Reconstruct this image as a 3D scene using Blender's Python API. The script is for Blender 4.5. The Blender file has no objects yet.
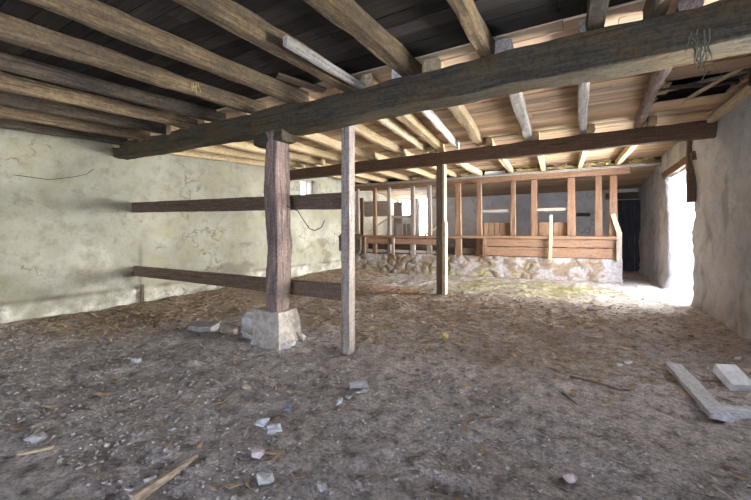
import bpy, bmesh, math, random
from mathutils import Vector, Matrix, noise as N
S = bpy.context.scene
C = S.collection
R = random.Random(7)
sin, cos, pi = math.sin, math.cos, math.pi

# ------------------------------------------------------------------ camera
F_PX, HY, EYE, YAW = 356.0, 233.0, 1.35, math.radians(29.3)
cam = bpy.data.cameras.new('camera'); co = bpy.data.objects.new('camera', cam); C.objects.link(co)
co.location = (0, 0, EYE); co.rotation_euler = (pi/2, 0, YAW)
cam.sensor_fit = 'HORIZONTAL'; cam.sensor_width = 36; cam.lens = 36*F_PX/751
cam.shift_y = (HY-250)/751; cam.clip_start = .02
S.camera = co
FW = Vector((-sin(YAW), cos(YAW), 0)); RT = Vector((cos(YAW), sin(YAW), 0))
def ground(u, v):
    z = EYE*F_PX/(v-HY)
    return FW*z + RT*(z*(u-375.5)/F_PX)
def fbm(p, s, o=4):
    return N.fractal(Vector(p)*s, 1.0, 2.0, o)
def sm(a, b, x):
    t = max(0, min(1, (x-a)/(b-a))); return t*t*(3-2*t)

# ------------------------------------------------------------------ materials
def nt(name):
    m = bpy.data.materials.new(name); m.use_nodes = True
    t = m.node_tree; b = t.nodes['Principled BSDF']
    b.inputs['Roughness'].default_value = .85
    b.inputs['Specular IOR Level'].default_value = .2
    return m, t, b
def nd(t, typ, ins=None, **kw):
    n = t.nodes.new(typ)
    for k, v in kw.items(): setattr(n, k, v)
    for k, v in (ins or {}).items():
        if hasattr(v, 'links') or isinstance(v, bpy.types.NodeSocket): t.links.new(v, n.inputs[k])
        else: n.inputs[k].default_value = v
    return n
def col(c): return (c[0], c[1], c[2], 1)
def ramp(t, fac, stops):
    n = t.nodes.new('ShaderNodeValToRGB'); t.links.new(fac, n.inputs[0])
    e = n.color_ramp.elements
    while len(e) < len(stops): e.new(.5)
    for k, (p, c) in enumerate(stops):
        e[k].position = p; e[k].color = col(c) if len(c) == 3 else c
    return n.outputs[0]
def mix(t, fac, a, b, mode='MIX'):
    n = t.nodes.new('ShaderNodeMix'); n.data_type = 'RGBA'; n.blend_type = mode
    for sock, v in ((n.inputs[0], fac), (n.inputs[6], a), (n.inputs[7], b)):
        if isinstance(v, bpy.types.NodeSocket): t.links.new(v, sock)
        elif isinstance(v, (int, float)): sock.default_value = v
        else: sock.default_value = col(v)
    return n.outputs[2]
def vec(t, scale, kind='Object'):
    tc = t.nodes.new('ShaderNodeTexCoord'); mp = t.nodes.new('ShaderNodeMapping')
    t.links.new(tc.outputs[kind], mp.inputs[0]); mp.inputs['Scale'].default_value = scale
    return mp.outputs[0]
def noi(t, v, s, d=5, r=.6, out=0):
    return nd(t, 'ShaderNodeTexNoise', {'Vector': v, 'Scale': s, 'Detail': d, 'Roughness': r}).outputs[out]
def bump(t, b, h, st, dist):
    n = nd(t, 'ShaderNodeBump', {'Height': h, 'Strength': st, 'Distance': dist})
    t.links.new(n.outputs[0], b.inputs['Normal'])

def wood(name, dark, light, stain=None, stain_amt=.5, var=.5, rough=.85, gs=1.0):
    m, t, b = nt(name); b.inputs['Roughness'].default_value = rough
    oi = t.nodes.new('ShaderNodeObjectInfo')
    tc = t.nodes.new('ShaderNodeTexCoord')
    off = nd(t, 'ShaderNodeVectorMath', {0: tc.outputs['Object']}, operation='ADD')
    sc = nd(t, 'ShaderNodeVectorMath', {0: oi.outputs['Random'], 1: (37, 11, 23)}, operation='MULTIPLY')
    t.links.new(sc.outputs[0], off.inputs[1])
    mp = nd(t, 'ShaderNodeMapping', {0: off.outputs[0]}); mp.inputs['Scale'].default_value = (1.6, 22, 22)
    g = noi(t, mp.outputs[0], 2.2*gs, 8, .68)
    c = ramp(t, g, [(.30, dark), (.52, [(x*.55+y*.45) for x, y in zip(dark, light)]), (.72, light)])
    mp2 = nd(t, 'ShaderNodeMapping', {0: off.outputs[0]}); mp2.inputs['Scale'].default_value = (1.3, 3, 3)
    blot = noi(t, mp2.outputs[0], 1.6, 5, .6)
    if stain:
        f = ramp(t, blot, [(.42, (0, 0, 0)), (.62, (1, 1, 1))])
        fm = nd(t, 'ShaderNodeMath', {0: f, 1: stain_amt}, operation='MULTIPLY')
        c = mix(t, fm.outputs[0], c, stain)
    # saw marks and cracks
    mp3 = nd(t, 'ShaderNodeMapping', {0: off.outputs[0]}); mp3.inputs['Scale'].default_value = (.5, 20, 20)
    ck = noi(t, mp3.outputs[0], 1.4*gs, 3, .5)
    cf = ramp(t, ck, [(.33, (.25, .22, .2)), (.38, (1, 1, 1))])
    c = mix(t, .5, c, cf, 'MULTIPLY')
    fine = noi(t, off.outputs[0], 34, 4, .7)
    c = mix(t, .8, c, ramp(t, fine, [(.34, (.62, .6, .58)), (.5, (1, 1, 1)), (.68, (1.25, 1.25, 1.25))]), 'MULTIPLY')
    mr = nd(t, 'ShaderNodeMapRange', {0: oi.outputs['Random'], 3: 1-var*.5, 4: 1+var*.5})
    c = mix(t, 1.0, c, mr.outputs[0], 'MULTIPLY')
    t.links.new(c, b.inputs['Base Color'])
    h = nd(t, 'ShaderNodeMath', {0: g, 1: fine}, operation='ADD')
    bump(t, b, h.outputs[0], .5, .01)
    return m

M = {}
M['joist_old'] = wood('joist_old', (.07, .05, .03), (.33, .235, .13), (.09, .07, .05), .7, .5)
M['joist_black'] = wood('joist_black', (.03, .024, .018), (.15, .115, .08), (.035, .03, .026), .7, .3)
M['joist_pale'] = wood('joist_pale', (.34, .25, .14), (.62, .50, .31), (.36, .24, .12), .45, .25)
M['joist_grey'] = wood('joist_grey', (.22, .20, .18), (.46, .43, .40), (.3, .25, .2), .4, .3)
M['beam_dark'] = wood('beam_dark', (.03, .027, .02), (.105, .092, .064), (.125, .078, .03), .45, .15)
M['beam_brown'] = wood('beam_brown', (.075, .045, .028), (.19, .12, .075), (.10, .065, .045), .5, .15)
M['plank_new'] = wood('plank_new', (.40, .31, .19), (.66, .56, .40), (.45, .34, .22), .3, .15)
M['plank_white'] = wood('plank_white', (.55, .54, .50), (.75, .74, .70), (.55, .5, .42), .3, .1)
M['stall'] = wood('stall', (.17, .092, .052), (.33, .195, .12), (.22, .15, .105), .5, .3)
M['stall_grey'] = wood('stall_grey', (.22, .19, .17), (.42, .38, .34), (.30, .2, .13), .5, .3)
M['stall_dark'] = wood('stall_dark', (.06, .045, .035), (.16, .12, .09), None, 0, .3)
M['post'] = wood('post', (.14, .095, .078), (.46, .34, .285), (.09, .075, .07), .5, .1)
M['thin'] = wood('thin', (.24, .19, .16), (.55, .48, .42), (.24, .20, .17), .4, .1)
M['rail'] = wood('rail', (.085, .055, .035), (.24, .165, .11), (.12, .10, .09), .5, .2)
M['lumber'] = wood('lumber', (.36, .37, .39), (.60, .61, .63), (.34, .30, .26), .4, .1)
M['drift'] = wood('drift', (.22, .16, .10), (.55, .44, .32), (.2, .17, .15), .4, .2)
M['twig'] = wood('twig', (.07, .055, .045), (.18, .14, .11), None, 0, .3)

def boards_mat(name, dark, light, grime, amt):
    m, t, b = nt(name)
    at = nd(t, 'ShaderNodeAttribute', attribute_name='tone')
    v = vec(t, (1.1, 14, 14))
    g = noi(t, v, 2.0, 8, .7)
    c = ramp(t, g, [(.28, dark), (.7, light)])
    v2 = vec(t, (1, 1, 1)); bl = noi(t, v2, 1.3, 6, .65)
    f = ramp(t, bl, [(.40, (0, 0, 0)), (.68, (1, 1, 1))])
    fm = nd(t, 'ShaderNodeMath', {0: f, 1: amt}, operation='MULTIPLY')
    c = mix(t, fm.outputs[0], c, grime)
    c = mix(t, 1.0, c, at.outputs['Color'], 'MULTIPLY')
    t.links.new(c, b.inputs['Base Color'])
    bump(t, b, g, .5, .01)
    return m
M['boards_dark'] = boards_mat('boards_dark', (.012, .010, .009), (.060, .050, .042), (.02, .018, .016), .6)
M['boards_pale'] = boards_mat('boards_pale', (.30, .20, .12), (.56, .41, .27), (.33, .20, .12), .4)
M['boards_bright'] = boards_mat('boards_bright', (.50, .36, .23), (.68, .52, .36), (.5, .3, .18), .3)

def plaster(name, base, base2, dirt, lime, warm, warm_amt, bscale=1.0, bst=.6, crack=True):
    m, t, b = nt(name)
    v = vec(t, (1, 1, 1))
    n1 = noi(t, v, .9, 8, .62); n2 = noi(t, v, 4.5, 8, .68); n3 = noi(t, v, 22, 6, .7)
    c = ramp(t, n1, [(.30, base2), (.62, base)])
    c = mix(t, nd(t, 'ShaderNodeMath', {0: ramp(t, n2, [(.50, (0, 0, 0)), (.72, (1, 1, 1))]), 1: .75}, operation='MULTIPLY').outputs[0], c, dirt)
    w = noi(t, vec(t, (.7, .7, 1.4)), 1.7, 6, .6)
    c = mix(t, nd(t, 'ShaderNodeMath', {0: ramp(t, w, [(.48, (0, 0, 0)), (.70, (1, 1, 1))]), 1: warm_amt}, operation='MULTIPLY').outputs[0], c, warm)
    at = nd(t, 'ShaderNodeAttribute', attribute_name='tone')   # r: bare lime course at the foot, g: crack/stain
    sp = nd(t, 'ShaderNodeSeparateColor', {0: at.outputs['Color']})
    c = mix(t, sp.outputs[0], c, ramp(t, n2, [(.36, tuple(q*.5*k for q, k in zip(lime, (1, .97, .8)))), (.5, tuple(q*.85 for q in lime)), (.62, tuple(min(.8, q*1.2) for q in lime))]))
    if crack:
        wv = nd(t, 'ShaderNodeVectorMath', {0: v, 1: noi(t, v, 3, 4, .6, 1)}, operation='ADD')
        vo = nd(t, 'ShaderNodeTexVoronoi', {'Vector': wv.outputs[0], 'Scale': .55}, feature='DISTANCE_TO_EDGE')
        cr = ramp(t, vo.outputs['Distance'], [(.004, (1, 1, 1)), (.016, (0, 0, 0))])
        gate = ramp(t, n1, [(.5, (0, 0, 0)), (.56, (1, 1, 1))])
        cm = nd(t, 'ShaderNodeMath', {0: cr, 1: gate}, operation='MULTIPLY')
        cm = nd(t, 'ShaderNodeMath', {0: cm.outputs[0], 1: .55}, operation='MULTIPLY')
        c = mix(t, cm.outputs[0], c, (.09, .075, .055))
    c = mix(t, sp.outputs[1], c, (.10, .08, .06))
    pit = ramp(t, n3, [(.30, (.55, .52, .48)), (.42, (1, 1, 1))])
    c = mix(t, .7, c, pit, 'MULTIPLY')
    t.links.new(c, b.inputs['Base Color'])
    h = nd(t, 'ShaderNodeMath', {0: n2, 1: n3}, operation='ADD')
    bump(t, b, h.outputs[0], bst, .03)
    return m
M['plaster_left'] = plaster('plaster_left', (.40, .385, .305), (.25, .24, .18), (.19, .175, .12), (.60, .57, .48), (.34, .305, .165), .65, bst=1.1)
M['plaster_right'] = plaster('plaster_right', (.53, .54, .57), (.38, .385, .41), (.27, .265, .27), (.50, .44, .36), (.42, .375, .31), .35, bst=1.2, crack=False)
M['plaster_back'] = plaster('plaster_back', (.68, .68, .68), (.54, .535, .53), (.44, .43, .42), (.5, .5, .46), (.45, .4, .34), .4)

def floor_mat():
    m, t, b = nt('dirt')
    b.inputs['Roughness'].default_value = .95; b.inputs['Specular IOR Level'].default_value = .1
    v = vec(t, (1, 1, 1))
    n1 = noi(t, v, 1.1, 8, .65); n2 = noi(t, v, 9, 8, .7); n3 = noi(t, v, 38, 6, .75)
    c = ramp(t, n1, [(.32, (.41, .365, .34)), (.68, (.58, .54, .52))])
    c2 = ramp(t, n2, [(.34, (.42, .37, .33)), (.50, (1, 1, 1)), (.68, (1.4, 1.34, 1.28))])
    c = mix(t, 1, c, c2, 'MULTIPLY')
    at = nd(t, 'ShaderNodeAttribute', attribute_name='tone')
    sp = nd(t, 'ShaderNodeSeparateColor', {0: at.outputs['Color']})
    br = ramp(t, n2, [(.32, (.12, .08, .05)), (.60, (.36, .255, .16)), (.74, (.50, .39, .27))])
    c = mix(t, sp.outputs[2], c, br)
    ms = ramp(t, n2, [(.32, (.20, .19, .09)), (.66, (.43, .40, .16))])
    c = mix(t, sp.outputs[0], c, ms)
    og = ramp(t, n2, [(.32, (.24, .13, .07)), (.66, (.42, .25, .15))])
    c = mix(t, sp.outputs[1], c, og)
    c = mix(t, .75, c, ramp(t, n3, [(.38, (.42, .40, .38)), (.50, (1, 1, 1)), (.63, (1.4, 1.37, 1.33))]), 'MULTIPLY')
    t.links.new(c, b.inputs['Base Color'])
    h = nd(t, 'ShaderNodeMath', {0: n2, 1: n3}, operation='ADD')
    bump(t, b, h.outputs[0], .9, .04)
    return m
M['dirt'] = floor_mat()

def speckle(name, c1, c2, s=14, rough=.9, bst=.6):
    m, t, b = nt(name); b.inputs['Roughness'].default_value = rough
    v = vec(t, (1, 1, 1)); n = noi(t, v, s, 7, .68)
    t.links.new(ramp(t, n, [(.32, c1), (.66, c2)]), b.inputs['Base Color'])
    bump(t, b, n, bst, .02)
    return m
M['concrete'] = speckle('concrete', (.30, .25, .20), (.58, .53, .46))
M['stone_white'] = speckle('stone_white', (.42, .40, .38), (.66, .65, .63))
M['stone_grey'] = speckle('stone_grey', (.25, .23, .22), (.46, .44, .43))
M['stone_tan'] = speckle('stone_tan', (.28, .22, .17), (.50, .42, .34))
M['stone_pink'] = speckle('stone_pink', (.46, .36, .34), (.68, .58, .56))
M['paper'] = speckle('paper', (.62, .64, .70), (.80, .82, .88), 8, .6, .2)
M['blue_scrap'] = speckle('blue_scrap', (.18, .26, .52), (.30, .38, .66), 8, .5, .2)
M['straw'] = speckle('straw', (.30, .22, .10), (.60, .48, .24), 30)
M['straw_dull'] = speckle('straw_dull', (.22, .17, .11), (.44, .36, .25), 30)
M['leaf'] = speckle('leaf', (.15, .10, .065), (.46, .34, .22), 12)
M['clod'] = speckle('clod', (.20, .17, .15), (.56, .51, .475), 30)
M['root'] = speckle('root', (.07, .065, .045), (.19, .18, .13), 20)
M['iron'] = speckle('iron', (.03, .028, .026), (.10, .08, .06), 20, .6)
M['door_dark'] = wood('door_dark', (.03, .033, .045), (.08, .085, .11), None, 0, .1)
M['yard'] = speckle('yard', (.50, .48, .43), (.66, .63, .58), 3)
def stone_wall_mat():
    m, t, b = nt('rubble_stone')
    at = nd(t, 'ShaderNodeAttribute', attribute_name='tone')
    v = vec(t, (1, 1, 1)); n = noi(t, v, 16, 7, .7)
    c = mix(t, 1, at.outputs['Color'], ramp(t, n, [(.3, (.6, .57, .54)), (.6, (1.1, 1.1, 1.1))]), 'MULTIPLY')
    t.links.new(c, b.inputs['Base Color']); bump(t, b, n, .7, .025)
    return m
M['rubble'] = stone_wall_mat()

# ------------------------------------------------------------------ object helpers
def mesh_obj(name, bm, mat, parent=None, smooth=False, mw=None):
    me = bpy.data.meshes.new(name); bm.to_mesh(me); bm.free()
    if smooth:
        for p in me.polygons: p.use_smooth = True
    me.materials.append(M[mat] if isinstance(mat, str) else mat)
    o = bpy.data.objects.new(name, me); C.objects.link(o)
    if parent is not None:
        o.parent = parent
    if mw is not None:
        o.matrix_local = mw if parent is None else parent_inv(parent) @ mw
    return o
def parent_inv(p):
    return Matrix.Translation(-p.location)           # parents here are unrotated Empties or meshes with baked frames
def tag(o, label, cat, group=None, kind='thing'):
    o['label'] = label; o['category'] = cat; o['kind'] = kind
    if group: o['group'] = group
    return o
def struct(o):
    o['kind'] = 'structure'; return o
def empty(name, loc):
    o = bpy.data.objects.new(name, None); C.objects.link(o); o.location = loc; return o

def frame(p0, p1, roll=0):
    p0 = Vector(p0); p1 = Vector(p1); x = (p1-p0); L = x.length; x.normalize()
    up = Vector((0, 0, 1)) if abs(x.z) < .9 else Vector((1, 0, 0))
    y = up.cross(x).normalized(); z = x.cross(y)
    m = Matrix((x, y, z)).transposed().to_4x4()
    return Matrix.Translation(p0) @ m @ Matrix.Rotation(roll, 4, 'X'), L
def timber_bm(L, w, h, seed=0, rough=.006, bow=0.0, cham=.012, seg=.12, taper=(1, 1), wave=.0, wane=0.0, rounded=False):
    """a sawn or hewn stick along local +X, w across (local Y), h high (local Z)"""
    bm = bmesh.new(); n = max(2, int(L/seg)); rings = []
    for i in range(n+1):
        f = i/n; x = f*L; k = taper[0]+(taper[1]-taper[0])*f
        W, H = w*k/2, h*k/2
        cz = bow*4*f*(1-f); cy = 0
        if wave:
            cz += wave*fbm((x*.6, seed*3.1, 0), 1, 2); cy += wave*fbm((x*.6, 0, seed*5.7), 1, 2)
        c = cham
        if rounded:
            pts = [(W*cos(a)*1.02, H*sin(a)*1.02) for a in [2*pi*q/12 for q in range(12)]]
        else:
            ys = [-W, -W*.34, W*.34, W]; zs = [-H, -H*.34, H*.34, H]
            pts = [(-W+c, -H), (-W*.3, -H), (W*.3, -H), (W-c, -H), (W, -H+c), (W, -H*.3), (W, H*.3), (W, H-c),
                   (W-c, H), (W*.3, H), (-W*.3, H), (-W+c, H), (-W, H-c), (-W, H*.3), (-W, -H*.3), (-W, -H+c)]
        ring = []
        for (y, z) in pts:
            d = rough*(fbm((x*1.6+seed*7.3, y*9, z*9+seed), 1, 3)*1.6 + .5*N.noise(Vector((x*9+seed, y*25, z*25))))
            wn = 0
            if wane and abs(y) > W*.7 and abs(z) > H*.6:
                wn = -wane*max(0, fbm((x*1.1+seed*1.7, y*3, z*3), 1, 3)+.15)
            r = Vector((y, z)); q = r.normalized()*(d+wn)
            ring.append(bm.verts.new((x + (R.uniform(-.004, .004) if i in (0, n) else 0), y+cy+q.x, z+cz+q.y)))
        rings.append(ring)
    m = len(rings[0])
    for a, b in zip(rings, rings[1:]):
        for j in range(m):
            bm.faces.new((a[j], a[(j+1) % m], b[(j+1) % m], b[j]))
    bm.faces.new(list(reversed(rings[0]))); bm.faces.new(rings[-1])
    bmesh.ops.recalc_face_normals(bm, faces=bm.faces)
    return bm
_sd = [0]
def timber(name, p0, p1, w, h, mat, parent=None, roll=0, **kw):
    _sd[0] += 1
    mw, L = frame(p0, p1, roll)
    o = mesh_obj(name, timber_bm(L, w, h, seed=_sd[0], **kw), mat, None, mw=mw)
    if parent is not None:
        o.parent = parent
        o.matrix_parent_inverse = parent_inv(parent)
    return o
def rock_bm(sx, sy, sz, seed, rough=.18, blocky=0.0, sub=3):
    """an angular broken lump: hull of scattered points, edges worn, surface roughened"""
    rr = random.Random(seed*13+1); bm = bmesh.new()
    for k in range(16 if blocky < .6 else 8):
        if blocky >= .6:
            p = Vector(((k & 1)*2-1, (k >> 1 & 1)*2-1, (k >> 2 & 1)*2-1))
            p = Vector(tuple(c*rr.uniform(.78, 1.0) for c in p))
        else:
            p = Vector((rr.gauss(0, 1), rr.gauss(0, 1), rr.gauss(0, 1))).normalized()*rr.uniform(.8, 1.1)
            p = Vector(tuple(max(-.85, min(.85, c*1.15)) for c in p))
        bm.verts.new(p)
    r = bmesh.ops.convex_hull(bm, input=bm.verts)
    bmesh.ops.delete(bm, geom=[v for v in bm.verts if not v.link_faces], context='VERTS')
    bmesh.ops.bevel(bm, geom=bm.edges[:], offset=.07, segments=1, affect='EDGES', clamp_overlap=True)
    bmesh.ops.triangulate(bm, faces=bm.faces[:])
    bmesh.ops.subdivide_edges(bm, edges=bm.edges[:], cuts=2, use_grid_fill=True)
    for v in bm.verts:
        d = 1+rough*.45*fbm(v.co+Vector((seed*3.7, seed, 0)), 2.2, 3)
        v.co = Vector((v.co.x*sx/2*d, v.co.y*sy/2*d, v.co.z*sz/2*d))
    bmesh.ops.recalc_face_normals(bm, faces=bm.faces)
    return bm
def rock(name, at, sx, sy, sz, mat, label, cat, rz=0, tilt=(0, 0), rough=.18, blocky=0.0, group=None, sink=.2, zoff=0, smooth=False):
    _sd[0] += 1
    bm = rock_bm(sx, sy, sz, _sd[0], rough, blocky)
    z = floor_h(at[0], at[1]) + sz/2 - sz*sink + zoff
    mw = Matrix.Translation((at[0], at[1], z)) @ Matrix.Rotation(rz, 4, 'Z') @ Matrix.Rotation(tilt[0], 4, 'X') @ Matrix.Rotation(tilt[1], 4, 'Y')
    return tag(mesh_obj(name, bm, mat, smooth=smooth, mw=mw), label, cat, group)
def tube_bm(pts, r0, r1=None, k=6):
    r1 = r0 if r1 is None else r1
    bm = bmesh.new(); pts = [Vector(p) for p in pts]; rings = []
    for i, p in enumerate(pts):
        d = (pts[min(i+1, len(pts)-1)]-pts[max(i-1, 0)]).normalized()
        a = d.orthogonal().normalized() if abs(d.z) > .95 else d.cross(Vector((0, 0, 1))).normalized()
        b = d.cross(a); r = r0+(r1-r0)*i/(len(pts)-1)
        rings.append([bm.verts.new(p+(a*cos(2*pi*j/k)+b*sin(2*pi*j/k))*r) for j in range(k)])
    for a, b in zip(rings, rings[1:]):
        for j in range(k): bm.faces.new((a[j], a[(j+1) % k], b[(j+1) % k], b[j]))
    bm.faces.new(list(reversed(rings[0]))); bm.faces.new(rings[-1])
    bmesh.ops.recalc_face_normals(bm, faces=bm.faces)
    return bm

XL, XR, YB, YF = -7.36, 1.93, 15.2, -3.0

# ------------------------------------------------------------------ floor
def floor_h(x, y):
    z = .035*fbm((x, y, 0), .5, 3)
    z += .035*sm(-6.2, -7.3, x)*sm(1.0, 2.5, y)*(.6+.6*fbm((x, y, 5), .9, 3))
    z += .08*sm(7.6, 10.2, y)*sm(-5.0, -6.8, x)
    z += .05*sm(1.2, 1.9, x)*sm(9, 6, y)*max(0, .5+fbm((x, y, 9), 1, 3))
    z += .024*fbm((x, y, 2), 3.2, 3) + .015*fbm((x, y, 3), 9, 2)
    return z
def build_floor():
    bm = bmesh.new(); lay = bm.verts.layers.float_color.new('tone')
    def steps(a, b, f):
        out = [a]
        while out[-1] < b: out.append(min(b, out[-1]+f(out[-1])))
        return out
    ys = steps(YF, YB, lambda y: .2 if y < .2 else (.022 if y < 3 else (.035 if y < 6 else .07)))
    xs = steps(XL-.15, XR+.7, lambda x: .045 if x > -4.5 else .06)
    rows = []
    for y in ys:
        row = []
        for x in xs:
            v = bm.verts.new((x, y, floor_h(x, y) + .006*fbm((x, y, 4), 22, 2)))
            n = fbm((x, y, 11), .9, 4); n2 = fbm((x, y, 17), 2.2, 4)
            moss = sm(7.6, 8.6, y+n*.6)*sm(11.3, 10.2, y)*sm(-3.6, -2.2, x+n)*sm(1.2, -.2, x+n*.8)*(.55+.6*n2)
            org = sm(1.2, .2, math.hypot((x+4.0)*.8, (y-7.7)*1.1)+n*.5)*.75
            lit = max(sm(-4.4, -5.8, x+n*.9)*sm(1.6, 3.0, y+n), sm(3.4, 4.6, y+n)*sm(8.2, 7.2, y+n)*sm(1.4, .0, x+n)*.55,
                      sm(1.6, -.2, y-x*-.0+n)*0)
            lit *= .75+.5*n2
            v[lay] = (max(0, min(1, moss)), max(0, min(1, org)), max(0, min(1, lit)), 1)
            row.append(v)
        rows.append(row)
    for a, b in zip(rows, rows[1:]):
        for j in range(len(xs)-1): bm.faces.new((a[j], a[j+1], b[j+1], b[j]))
    struct(mesh_obj('floor', bm, 'dirt', smooth=True))
build_floor()
bm = bmesh.new()
q = [bm.verts.new(p) for p in ((XR+.5, 6.5, -.03), (4.2, 6.5, -.1), (4.2, 13, -.1), (XR+.5, 13, -.03))]; bm.faces.new(q)
struct(mesh_obj('ground', bm, 'yard'))

# ------------------------------------------------------------------ walls
def grid_wall(name, o, ud, vd, nrm, U, V, res, mat, disp, holes=(), depth=.55, tone=None):
    """a rough plastered sheet facing nrm; holes are (u0,u1,v0,v1), with reveals running `depth` outward"""
    o, ud, vd, nrm = Vector(o), Vector(ud), Vector(vd), Vector(nrm)
    bm = bmesh.new(); lay = bm.verts.layers.float_color.new('tone')
    def axis(L, cuts):
        cuts = sorted(set([0, L]+[c for c in cuts if 0 < c < L])); out = []
        for a, b in zip(cuts, cuts[1:]):
            n = max(1, round((b-a)/res)); out += [a+(b-a)*i/n for i in range(n)]
        return out+[L]
    us = axis(U, [h[0] for h in holes]+[h[1] for h in holes]); vs = axis(V, [h[2] for h in holes]+[h[3] for h in holes])
    def inh(u, v, e=0): return any(h[0]-e < u < h[1]+e and h[2]-e < v < h[3]+e for h in holes)
    g = {}
    for i, u in enumerate(us):
        for j, v in enumerate(vs):
            if inh(u, v, -1e-6) : continue
            p = o+ud*u+vd*v
            w = bm.verts.new(p+nrm*disp(u, v)); w[lay] = tone(u, v) if tone else (0, 0, 0, 1); g[i, j] = w
    for i in range(len(us)-1):
        for j in range(len(vs)-1):
            if inh((us[i]+us[i+1])/2, (vs[j]+vs[j+1])/2): continue
            k = [g[i, j], g[i+1, j], g[i+1, j+1], g[i, j+1]]
            bm.faces.new(k)
    bm.edges.ensure_lookup_table()
    edge = []
    for e in bm.edges:
        if e.is_boundary:
            m = (e.verts[0].co+e.verts[1].co)/2-o
            u, v = m.dot(ud), m.dot(vd)
            if .02 < u < U-.02 and .02 < v < V-.02: edge.append(e)
            elif inh(u, v, .05): edge.append(e)
    if edge:
        for s in range(3):
            r = bmesh.ops.extrude_edge_only(bm, edges=edge)
            nv = [x for x in r['geom'] if isinstance(x, bmesh.types.BMVert)]
            for x in nv:
                x.co -= nrm*(depth/3); x.co += Vector((N.noise(x.co*3), N.noise(x.co*3+Vector((9, 0, 0))), N.noise(x.co*3+Vector((0, 9, 0)))))*.012
            edge = [x for x in r['geom'] if isinstance(x, bmesh.types.BMEdge)]
    bmesh.ops.recalc_face_normals(bm, faces=bm.faces)
    return struct(mesh_obj(name, bm, mat, smooth=True))

def d_left(u, v):
    y = u+YF; z = v-.3
    d = .03*fbm((y, z, 0), .7, 4)+.012*fbm((y, z, 4), 3.5, 3)+.005*fbm((y, z, 6), 11, 2)
    line = .30+.03*fbm((y, 0, 3), 1.2, 3)+.006*(y-2)
    d += .05*sm(line+.03, line-.02, z)+.014*sm(line, line-.1, z)*fbm((y, z, 9), 6, 3)+.03*sm(line, line-.2, z)*max(0, fbm((y, z, 8), 5, 3))
    d -= .02*math.exp(-((y-3.78)/.02)**2)*sm(.9, .4, z)
    return d
def t_left(u, v):
    y = u+YF; z = v-.3
    line = .30+.03*fbm((y, 0, 3), 1.2, 3)+.006*(y-2)
    lime = sm(line+.01, line-.05, z)*(.45+1.5*fbm((y, z, 13), 3.2, 4))
    lime = max(lime, .5*sm(.15, .5, fbm((y, z, 33), .8, 4))*sm(2.6, 1.0, z))
    crk = max(math.exp(-((z-line-.01)/.016)**2)*(.6+.7*fbm((y, z, 21), 3, 3)), .7*math.exp(-((y-3.78)/.02)**2)*sm(1.3, .9, z))
    st = .45*sm(.25, .5, fbm((y*.8, z*2.0, 41), 1.6, 5))*sm(3.9, 4.6, y)*sm(1.7, 1.0, z)
    return (max(0, min(1, lime)), max(0, min(.8, crk+st)), 0, 1)
LW = (8.42-YF, 9.22-YF, 2.40+.3, 3.05+.3)
grid_wall('wall_left', (XL, YF, -.3), (0, 1, 0), (0, 0, 1), (1, 0, 0), YB-YF+.3, 4.1, .06, 'plaster_left', d_left, [LW], .45, t_left)
def d_right(u, v):
    y = u+YF; z = v-.3
    d = .06*fbm((y, z, 50), .8, 4)+.045*fbm((y, z, 54), 2.6, 3)+.02*fbm((y, z, 55), 6, 2)+.008*fbm((y, z, 56), 9, 2)
    return d+.07*sm(.5, 0, z)*sm(-.3, .3, fbm((y, z, 60), 1.5, 3))
def t_right(u, v):
    y = u+YF; z = v-.3
    return (.75*sm(1.1, .1, z+.5*fbm((y, z, 63), 1.2, 4))*sm(9, 6, y)*(.6+.5*fbm((y, z, 66), 2, 3)), max(0, .35*sm(.2, .5, fbm((y*2, z*.7, 71), 1.2, 4))), 0, 1)
DR = (8.73-YF, 10.85-YF, .25, 2.64+.3)
DN = (3.3-YF, 4.3-YF, 1.0+.3, 2.1+.3)  # unseen opening, added to light the near floor and the joist sides
grid_wall('wall_right', (XR, YF, -.3), (0, 1, 0), (0, 0, 1), (-1, 0, 0), YB-YF+.3, 4.1, .06, 'plaster_right', d_right, [DR, DN], .5, t_right)
def d_back(u, v): return .03*fbm((u, v, 80), .8, 4)+.01*fbm((u, v, 84), 3.5, 3)
BW = (.42, 1.08, 2.1+.3, 2.95+.3)
grid_wall('wall_back', (XL-.3, YB, -.3), (1, 0, 0), (0, 0, 1), (0, -1, 0), XR-XL+.6, 4.1, .1, 'plaster_back', d_back, [BW, (1.41, 1.96, 1.3, 2.95+.3)], .45)
FH = (5.9, 9.1, .25, 2.3+.3)
grid_wall('wall_front', (XL-.3, YF, -.3), (1, 0, 0), (0, 0, 1), (0, 1, 0), XR-XL+.6, 4.1, .12, 'plaster_back', lambda u, v: .03*fbm((u, v, 90), .8, 4), [FH], .45)
# roof deck over the loft
bm = bmesh.new()
q = [bm.verts.new(p) for p in ((XL-.1, YF-.1, 3.78), (XR+.1, YF-.1, 3.78), (XR+.1, YB+.1, 3.78), (XL-.1, YB+.1, 3.78))]; bm.faces.new(q)
struct(mesh_obj('roof', bm, 'stall_dark'))

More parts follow.
